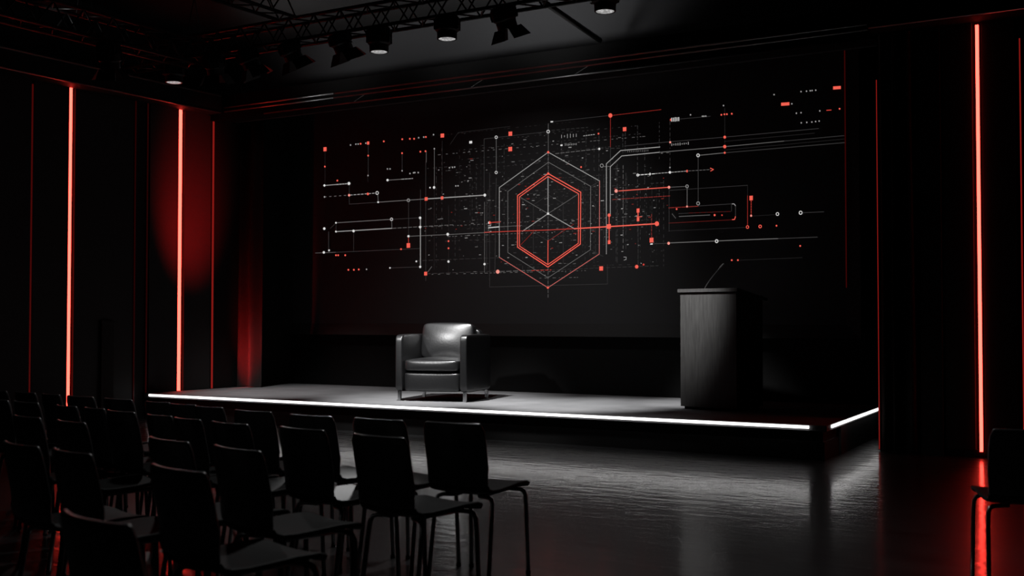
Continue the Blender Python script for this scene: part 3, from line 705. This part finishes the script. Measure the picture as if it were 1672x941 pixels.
for i, ((px, py), th, wf, lab) in enumerate(CH):
    o = chair0 if i == 0 else copy_tree(chair0)
    p = at_z(px, py, RAIL.z); rz = -(R(th) - YAW)
    off = Matrix.Rotation(rz, 3, 'Z') @ Vector((RAIL.x, RAIL.y, 0))
    o.location = (p.x - off.x, p.y - off.y, 0); o.rotation_euler = (0, 0, rz); o.scale = (wf, 1, 1)
    tag(o, lab, 'chair', 'rows of black chairs facing the stage')
o = copy_tree(chair0); p = at_z(1613, 820, .44); rz = YAW - R(11)
off = Matrix.Rotation(rz, 3, 'Z') @ Vector((HW, .20, 0))
o.location = (p.x + off.x, p.y + off.y, 0); o.rotation_euler = (0, 0, rz); o.scale = (1, 1, 1)
tag(o, 'lone black chair at the right edge in front of the red strip', 'chair')

# ------------------------------------------------------------------ lighting rig
Y_TR = 9.6
Y_LAMP = Y_TR - .12
def truss(name, p, q, wd, ht, label, bays):
    """box truss between p and q (lower chord centre line), built from four chords and lattice webs"""
    p, q = Vector(p), Vector(q); t = empty(name, p); tag(t, label, 'truss')
    d = q - p; dn = d.normalized(); nrm_ = Vector((-dn.y, dn.x, 0)) * (wd / 2); up = Vector((0, 0, ht))
    cs = [nrm_, -nrm_, nrm_ + up, -nrm_ + up]
    for c in cs:
        bm = bmesh.new(); tube(bm, [c, d + c], .02, 8); link('chord', bm, M['rig'], t, smooth=True)
    for (a, b) in ((0, 2), (1, 3), (0, 1), (2, 3)):
        bm = bmesh.new()
        for i in range(bays):
            s0, s1 = i / bays, (i + 1) / bays; m_ = (s0 + s1) / 2
            tube(bm, [cs[a] + d * s0, cs[b] + d * m_], .009, 6); tube(bm, [cs[b] + d * m_, cs[a] + d * s1], .009, 6)
        link('lattice', bm, M['rig'], t, smooth=True)
    for f in (.12, .5, .86):
        bm = bmesh.new(); c_ = d * f
        tube(bm, [cs[2] + c_, Vector((c_.x, c_.y, Z_CEIL - p.z))], .006, 6); tube(bm, [cs[3] + c_, Vector((c_.x, c_.y, Z_CEIL - p.z))], .006, 6)
        link('hanger', bm, M['rig'], t)
    return t
truss('lighting_truss', (-11.3, Y_TR, 4.27), (-2.0, Y_TR, 4.27), .24, .24, 'long black lattice truss carrying the lamps over the stage front', 26)
truss('lighting_truss', (-10.0, -1.5, 4.15), (-10.0, Y_TR - .14, 4.15), .26, .26, 'black lattice truss running to the left wall side, red-edged', 30)
truss('lighting_truss', (-8.6, -1.5, 4.50), (-8.6, Y_TR - .16, 4.50), .24, .24, 'higher black lattice truss near the top left corner', 30)
# beam from the truss to the bulkhead
pa = at_y(846, 44, Y_TR); pb = at_y(955, 82, 11.33)
zbm = 4.40
bm = bmesh.new(); tube(bm, [(pa.x, Y_TR, 4.49), (pa.x, 11.33, 4.30)], .03, 8)
o = link('support_pipe', bm, M['lamp'], smooth=True); tag(o, 'dark pipe running from the lamp truss to the bulkhead', 'pipe')
# dark ceiling beams
for i, (yy) in enumerate((2.2, 4.6, 7.0)):
    bm = bmesh.new(); box(bm, (-13, yy, 4.80), (5, yy + .5, Z_CEIL)); struct('trim_%d' % (30 + i), bm, M['wall'])
for i, xx in enumerate((-11.2, -9.3, -7.6)):
    bm = bmesh.new(); box(bm, (xx, -2, 4.72), (xx + .35, 9.2, 4.80)); struct('trim_%d' % (40 + i), bm, M['wall'])

def lamp(px, py, y, lit, label, tilt=0, pan=0, group=None, x=None, big=1.0):
    """py is the lens centre in the photo"""
    p = at_y(px, py, y) if x is None else at_x(px, py, x)
    zt = (4.27 if x is None else 4.15) - .02
    t = empty('stage_lamp', (p.x, p.y, zt)); tag(t, label, 'lamp', group)
    h = zt - p.z                        # clamp to lens
    bm = bmesh.new(); box(bm, (-.03, -.03, -.05), (.03, .03, .03)); box(bm, (-.012, -.012, -.10), (.012, .012, -.05)); link('clamp', bm, M['lamp'], t, bevel=.004)
    bl = min(.30, h + .02)
    zp = -h + bl * .55
    # yoke
    bm = bmesh.new(); zt_ = -.09
    for s in (-1, 1): box(bm, (s * .135 - .008, -.02, zp - .02), (s * .135 + .008, .02, zt_))
    box(bm, (-.143, -.02, zt_ - .012), (.143, .02, zt_)); link('yoke', bm, M['lamp'], t, bevel=.003)
    head = Matrix.Translation((0, 0, zp)) @ Matrix.Rotation(pan, 4, 'Z') @ Matrix.Rotation(tilt, 4, 'X')
    bm = bmesh.new(); z0 = -bl * .55
    lathe(bm, [(.084, z0 + .006), (.084, z0), (.098, z0), (.100, z0 + .07), (.118, z0 + .085), (.122, z0 + bl * .85), (.105, z0 + bl * .95), (.06, z0 + bl)], 24)
    for k in range(8):   # cooling fins
        a = k * math.pi / 4
        box(bm, (-.006, .116, z0 + .09), (.006, .134, z0 + bl * .8), Matrix.Rotation(a, 4, 'Z'))
    bmesh.ops.transform(bm, matrix=head, verts=bm.verts); hd = link('housing', bm, M['lamp'], t); smooth_by_angle(hd)
    bm = bmesh.new(); lathe(bm, [(.088, z0 + .004), (.07, z0 - .002), (.035, z0 - .007), (.002, z0 - .008)], 24)
    bmesh.ops.transform(bm, matrix=head, verts=bm.verts)
    ln = link('lens', bm, M['lens'] if lit else M['glass_off'], t, smooth=True)
    if lit: ln['label'] = 'glowing white lens'
    if not lit:
        for k in range(4):
            bm = bmesh.new(); mw = .085
            vs = [(-mw, .10, z0), (mw, .10, z0), (mw * 1.25, .17, z0 - .11), (-mw * 1.25, .17, z0 - .11)]
            b_ = [bm.verts.new(v) for v in vs] + [bm.verts.new((v[0], v[1] + .004, v[2])) for v in vs]
            for f in ((0, 1, 2, 3), (7, 6, 5, 4), (0, 4, 5, 1), (1, 5, 6, 2), (2, 6, 7, 3), (3, 7, 4, 0)): bm.faces.new([b_[i] for i in f])
            bmesh.ops.transform(bm, matrix=head @ Matrix.Rotation(k * math.pi / 2, 4, 'Z'), verts=bm.verts)
            link('barn_door', bm, M['lamp'], t)
    return t, Vector((p.x, p.y, zt)), p
LIT = {}
for n_, px, py, lab in (('a', 284, 135, 'lit stage lamp at the far left end of the front truss'), ('b', 619, 85, 'lit stage lamp above the armchair, left of the other middle one'),
                        ('c', 730, 64, 'lit stage lamp right of the one above the armchair'), ('d', 988, 19, 'lit stage lamp at top centre cut by the picture edge')):
    LIT[n_] = lamp(px, py, Y_LAMP, True, lab)[2]
for px, py, lab, tl, pn in ((350, 122, 'unlit stage lamp next to the far left lit one', R(18), R(20)), (405, 112, 'unlit stage lamp with flaps, second right of the far left lit one', R(25), R(-30)),
                            (473, 98, 'unlit stage lamp with open flaps midway along the truss', R(28), R(-25)), (556, 84, 'unlit stage lamp with flaps left of the armchair lamp', R(25), R(-25)),
                            (823, 46, 'unlit stage lamp with flaps at the upper end of the pipe', R(22), R(-20))):
    lamp(px, py, Y_LAMP, False, lab, tl, pn)
lamp(178, 112, Y_LAMP, False, 'unlit stage lamp hanging from the left truss', R(15), R(30), x=-9.87)

# ------------------------------------------------------------------ light
def spot(loc, tgt, power, ang, blend=.5, col=(1, 1, 1), rad=.08):
    l = bpy.data.lights.new('beam', 'SPOT'); l.energy = power; l.spot_size = R(ang); l.spot_blend = blend; l.color = col; l.shadow_soft_size = rad
    o = bpy.data.objects.new('beam', l); C.objects.link(o); o.location = loc
    o.rotation_euler = (Vector(tgt) - Vector(loc)).to_track_quat('-Z', 'Y').to_euler()
    return o
below = Vector((0, 0, -.06))
def area(loc, tgt, power, sx, sy, col=(1, 1, 1)):
    l = bpy.data.lights.new('wash', 'AREA'); l.energy = power; l.shape = 'RECTANGLE'; l.size = sx; l.size_y = sy; l.color = col
    o = bpy.data.objects.new('wash', l); C.objects.link(o); o.location = loc
    o.rotation_euler = (Vector(tgt) - Vector(loc)).to_track_quat('-Z', 'Y').to_euler()
    return o
FOH = Vector((-8.6, 4.6, 4.40))       # front-of-house lamp on the higher truss, out of frame
spot(FOH, (ctr.x - .12, ctr.y, Z_STAGE + .55), 1800, 11, 1, rad=.12)
spot(LIT['d'] + below, (lc.x - .35, lc.y - .4, Z_STAGE + 1.5), 1450, 24, 1)
spot(LIT['b'] + below, (ctr.x - .1, ctr.y - .1, Z_STAGE), 1900, 44, 1)
spot(LIT['c'] + below, at_z(930, 662, Z_STAGE), 1900, 36, 1)
spot(LIT['a'] + below, at_z(470, 640, Z_STAGE), 600, 46, 1)
# the same lamps spill onto the seats and the floor in front of the stage
spot(LIT['b'] + below + Vector((0, -.1, 0)), at_z(560, 800, .44), 1300, 6, 1)
spot(LIT['a'] + below + Vector((0, -.1, 0)), at_z(250, 760, .6), 40, 60, 1)
spot((-4.2, 6.6, 4.68), (-3.2, 4.6, 0), 260, 110, 1, rad=.15)      # unseen fill added over the chairs to brighten their top rails
spot(LIT['c'] + below + Vector((0, -.1, 0)), at_z(880, 742, 0), 220, 46, 1)
# unseen spots added in mid-air to wash the wall above the bulkhead
for px, pw_ in ((400, 80), (590, 100), (760, 160)):
    pw = at_y(px, 60, Y_TR); pw.z = 3.72; pw.y = 9.95
    spot(pw, (pw.x, 11.75, 6.0), pw_, 94, 1, rad=.25)
spot((-10.0, 7.6, 4.3), (-10.3, 8.2, 5), 2.5, 140, 1, rad=.1)  # unseen uplight added for a lighter ceiling patch at left
# low glow on the display, added red wall wash, red curtain uplight
spot(LIT['c'] + below, at_y(880, 460, Y_SCREEN), 170, 70, 1)
o = spot((X_LEFT + 1.5, wall_x(300, 350) - .2, 2.1), (X_LEFT, wall_x(309, 350), at_x(309, 345, X_LEFT).z), 220, 84, 1, (1, .02, .02), .05)  # unseen spot added to widen the strip's glow on the wall
o.scale = (.55, 1, 1)
o = spot((-11.50, 11.25, 0.40), (-11.56, 11.97, 0.85), 300, 100, 1, (1, .03, .03), .02)
o.scale = (.25, 1, 1)
